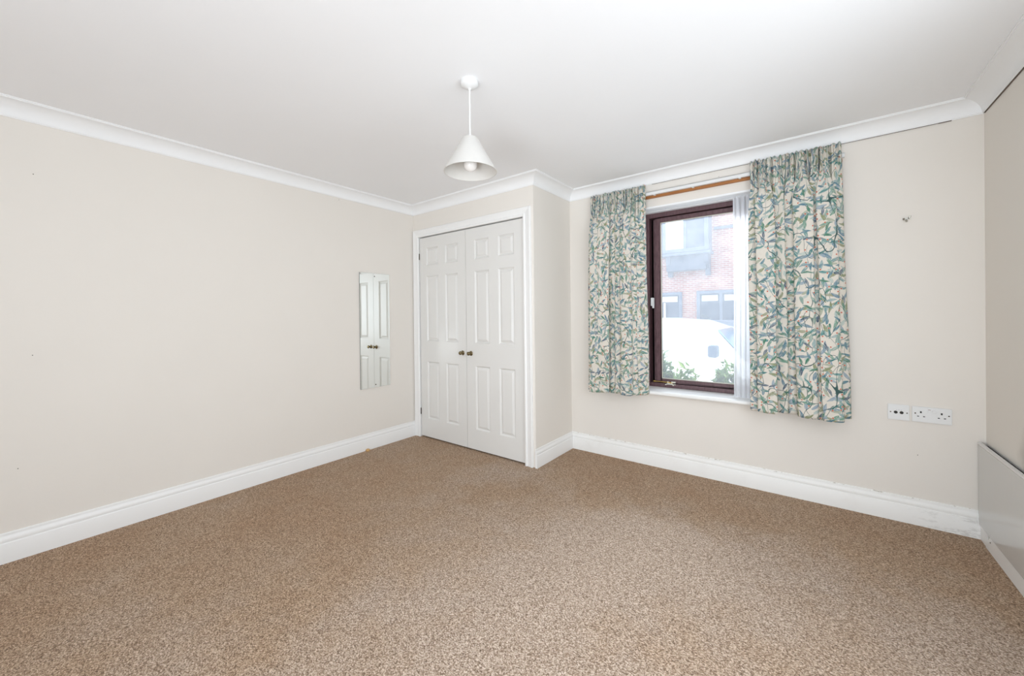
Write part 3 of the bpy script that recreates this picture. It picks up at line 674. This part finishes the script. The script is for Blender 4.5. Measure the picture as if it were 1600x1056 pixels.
# ---------------------------------------------------------------- outside the window
GZ = -0.42
tag(MB().box((-14, 0.9, GZ-0.1), (16, 30, GZ)).build('ground', M['tarmac']), 'pale paved ground outside between the window and the brick house', 'ground', kind='structure')
BY = 13.7
hs = thing('brick_house', (0, BY, GZ), 'red brick house across the street seen through the window', 'house')
def E_(mb, name, mat, bevel=0.0, lab=None):
    o = put(mb.build(name, M[mat], bevel=bevel), hs)
    if lab: o['label'] = lab
    return o
E_(MB().box((-8, BY, GZ), (9, BY+7, 6.2)), 'wall', 'brick')
rf = MB().prism([(-8.4, BY-0.4, 6.1), (-8.4, BY+7.4, 6.1), (-8.4, BY+3.5, 9.0)], (17.8, 0, 0)); E_(rf, 'roof', 'roof')
def extwin(x0, x1, z0, z1, y, mull, blind=0.0, parent_name='window', fr=0.09, dark='ext_pane', whites=()):
    f = MB().box((x0, y-0.08, z0), (x0+fr, y+0.02, z1)).box((x1-fr, y-0.08, z0), (x1, y+0.02, z1)).box((x0+fr, y-0.08, z1-fr), (x1-fr, y+0.02, z1)).box((x0+fr, y-0.08, z0), (x1-fr, y+0.02, z0+fr))
    for mx in mull: f.box((mx-0.05, y-0.08, z0+fr), (mx+0.05, y+0.02, z1-fr))
    fo = E_(f, parent_name, 'ext_frame', 0.006)
    xs = [x0+fr]+[q for mx in mull for q in (mx-0.05, mx+0.05)]+[x1-fr]
    for i in range(0, len(xs), 2):
        mt = 'ext_blind' if (i//2) in whites else dark
        p = MB().box((xs[i], y-0.03, z0+fr), (xs[i+1], y-0.005, z1-fr)).build('pane', M[mt]); p.parent = fo
        if blind:
            b_ = MB().box((xs[i]+0.06, y-0.045, z1-fr-blind-0.06), (xs[i+1]-0.06, y-0.031, z1-fr-0.06)).build('blind', M['ext_blind']); b_.parent = fo
    return fo
# first-floor box window on brackets
E_(MB().box((-1.30, BY-0.45, 3.56), (0.42, BY, 6.0)), 'bay_box', 'ext_lead', 0.01, 'slate-grey clad box bay')
extwin(-1.28, 0.40, 3.62, 5.75, BY-0.47, (-0.42,), whites=(0,), fr=0.14)
E_(MB().box((-1.36, BY-0.60, 3.50), (0.48, BY, 3.60)), 'bay_sill', 'ext_frame', 0.01)
E_(MB().box((-1.15, BY-0.40, 2.93), (0.28, BY, 3.50)), 'bay_apron', 'ext_lead', 0.01)
for x in (-1.15, 0.22):
    E_(MB().prism([(x, BY-0.5, 3.5), (x, BY, 3.5), (x, BY, 2.72), (x, BY-0.16, 2.72), (x, BY-0.22, 2.95), (x, BY-0.42, 3.2)], (0.16, 0, 0)), 'bracket', 'ext_lead')
# string course, wall lamp, ground-floor windows
E_(MB().box((0.50, BY-0.07, 4.42), (9, BY, 4.52)), 'string_course', 'ext_lead')
E_(MB().box((-1.52, BY-0.12, 4.34), (-1.40, BY, 4.44)).box((-1.50, BY-0.10, 4.22), (-1.43, BY, 4.28)), 'gutter_clip', 'ext_lead')
extwin(-1.62, -0.66, 0.95, 2.12, BY, (), blind=0.22, fr=0.11)
extwin(-0.12, 1.9, 0.85, 2.13, BY, (0.72,), blind=0.22, fr=0.12)
extwin(2.6, 4.2, 0.95, 2.12, BY, (3.4,), blind=0.2, fr=0.1)
E_(MB().box((-1.36, BY-0.10, GZ), (-1.28, BY-0.02, 1.70)), 'white_post', 'ext_blind')

# parked vehicles
def vehicle(name, vx, vy, wdt, side, ws, glass, mirror, wheels, paintm, label, cat, seam):
    vn = thing(name, (vx, vy, GZ), label, cat)
    put(MB().prism([(vx+x, vy-0.02, GZ+z) for x, z in side], (0, wdt, 0)).build('body', paintm, bevel=0.03, smooth=True, auto=40), vn)
    (xa, za), (xb, zb_) = ws; n = Vector((za-zb_, 0, xb-xa)).normalized()*0.02
    put(MB().prism([(vx+xa, vy+0.10, GZ+za), (vx+xb, vy+0.04, GZ+zb_), (vx+xb, vy+wdt-0.08, GZ+zb_), (vx+xa, vy+wdt-0.14, GZ+za)], n).build('windscreen', M['car_glass'], bevel=0.004), vn)
    put(MB().prism([(vx+x, vy-0.03, GZ+z) for x, z in glass], (0, 0.02, 0)).build('side_window', M['car_side_glass']), vn)
    mx, mz = mirror
    put(MB().box((vx+mx, vy-0.25, GZ+mz), (vx+mx+0.13, vy-0.03, GZ+mz+0.19)).build('wing_mirror', M['dark'], bevel=0.012), vn)
    for wx in wheels:
        put(MB().lathe([(0, -0.02), (0.28, -0.02), (0.32, 0.02), (0.32, 0.16), (0.28, 0.2), (0, 0.2)], (vx+wx, vy-0.06, GZ+0.32), 'y', 28).build('wheel', M['tyre'], smooth=True), vn)
    put(MB().box((vx+seam, vy-0.026, GZ+0.35), (vx+seam+0.006, vy-0.015, GZ+1.40)).build('panel_seam', M['dark']), vn)
vehicle('white_van', 0.2, 4.6, 1.7, [(-2.35, 0.28), (-2.40, 0.62), (-2.34, 1.30), (-2.22, 1.52), (-1.95, 1.575), (-0.5, 1.60), (0.9, 1.585), (1.50, 1.54), (1.84, 1.42), (2.34, 0.84), (2.80, 0.74), (3.12, 0.66), (3.22, 0.50), (3.24, 0.28)],
        ((1.89, 1.385), (2.30, 0.91)), [(0.95, 0.98), (2.08, 0.98), (1.78, 1.37), (1.52, 1.46), (0.95, 1.47)], (1.80, 0.95), (-1.5, 2.45), M['car_white'],
        'white parked van filling the middle of the window view, screen pillar sloping right', 'van', -0.55)
vehicle('blue_grey_car', 1.1, 7.6, 1.6, [(-1.9, 0.28), (-2.0, 0.75), (-1.6, 1.30), (-1.2, 1.46), (0.6, 1.50), (1.1, 1.40), (1.7, 0.98), (2.3, 0.86), (2.45, 0.60), (2.45, 0.28)],
        ((1.14, 1.37), (1.66, 1.0)), [(-1.3, 0.98), (1.45, 0.98), (1.05, 1.32), (0.55, 1.42), (-1.1, 1.38), (-1.4, 1.2)], (1.15, 0.98), (-1.25, 1.6), M['ext_frame'],
        'blue-grey car parked behind the white van, only its roof strip showing at right', 'car', 0.1)

# planting under the window
def bush(name, cx_, cy_, zb, w_, d_, h_, n, seed, label):
    rnd = random.Random(seed); root = thing(name, (cx_, cy_, zb), label, 'shrub', 'shrubs outside the window')
    mb = MB(); sb = MB()
    for _ in range(16):
        a = rnd.uniform(0, 6.28); r = rnd.uniform(0.2, 0.85); hh = h_*rnd.uniform(0.6, 0.98)
        p1 = Vector((cx_+w_*r*math.cos(a)*0.4, cy_+d_*r*math.sin(a)*0.4, zb+hh*0.55)); p2 = Vector((cx_+w_*r*math.cos(a), cy_+d_*r*math.sin(a), zb+hh*(1-0.35*r*r)))
        sb.tube([(cx_+rnd.uniform(-.05, .05), cy_+rnd.uniform(-.05, .05), zb), p1, p2], [0.009, 0.006, 0.002], 5)
    for _ in range(n):
        a = rnd.uniform(0, 6.28); r = rnd.random()**0.5; ph = rnd.uniform(0.3, 1)
        top = (1-0.55*r*r)*(0.82+0.18*math.sin(a*5+seed))
        c = Vector((cx_+w_*r*math.cos(a), cy_+d_*r*math.sin(a), zb+h_*top*ph**0.85))
        L = rnd.uniform(0.026, 0.058); Wd = L*rnd.uniform(0.3, 0.45)
        dr = Vector((rnd.uniform(-1, 1), rnd.uniform(-1, 1), rnd.uniform(-0.2, 1.1))).normalized(); sd = dr.cross(Vector((rnd.uniform(-1, 1), rnd.uniform(-1, 1), 1))).normalized()
        up = dr.cross(sd)*0.15*L
        mb.poly([c-dr*L, c+sd*Wd+up, c+dr*L]); mb.poly([c-dr*L, c+dr*L, c-sd*Wd+up])
    o = bpy.data.objects.new('foliage', None) if False else None
    me = bpy.data.meshes.new('foliage'); me.from_pydata(mb.v, [], mb.f); me.materials.append(M['leaf'])
    o = bpy.data.objects.new('foliage', me); COL.objects.link(o); put(o, root); o['kind'] = 'stuff'
    put(sb.build('stems', M['stem']), root)
bush('shrub', 2.02, 1.66, GZ, 0.25, 0.24, 1.36, 9000, 1, 'tall loose green shrub at the left foot of the window view')
bush('shrub', 2.36, 1.42, GZ, 0.26, 0.24, 1.20, 9000, 2, 'bright green shrub in the middle under the window')
bush('shrub', 2.68, 1.64, GZ, 0.25, 0.24, 1.24, 9000, 3, 'yellow-green shrub at the right under the window beside the net')
bush('shrub', 0.2, 12.9, GZ, 0.7, 0.4, 1.75, 1800, 5, 'distant pale bush against the brick house between its ground floor windows')
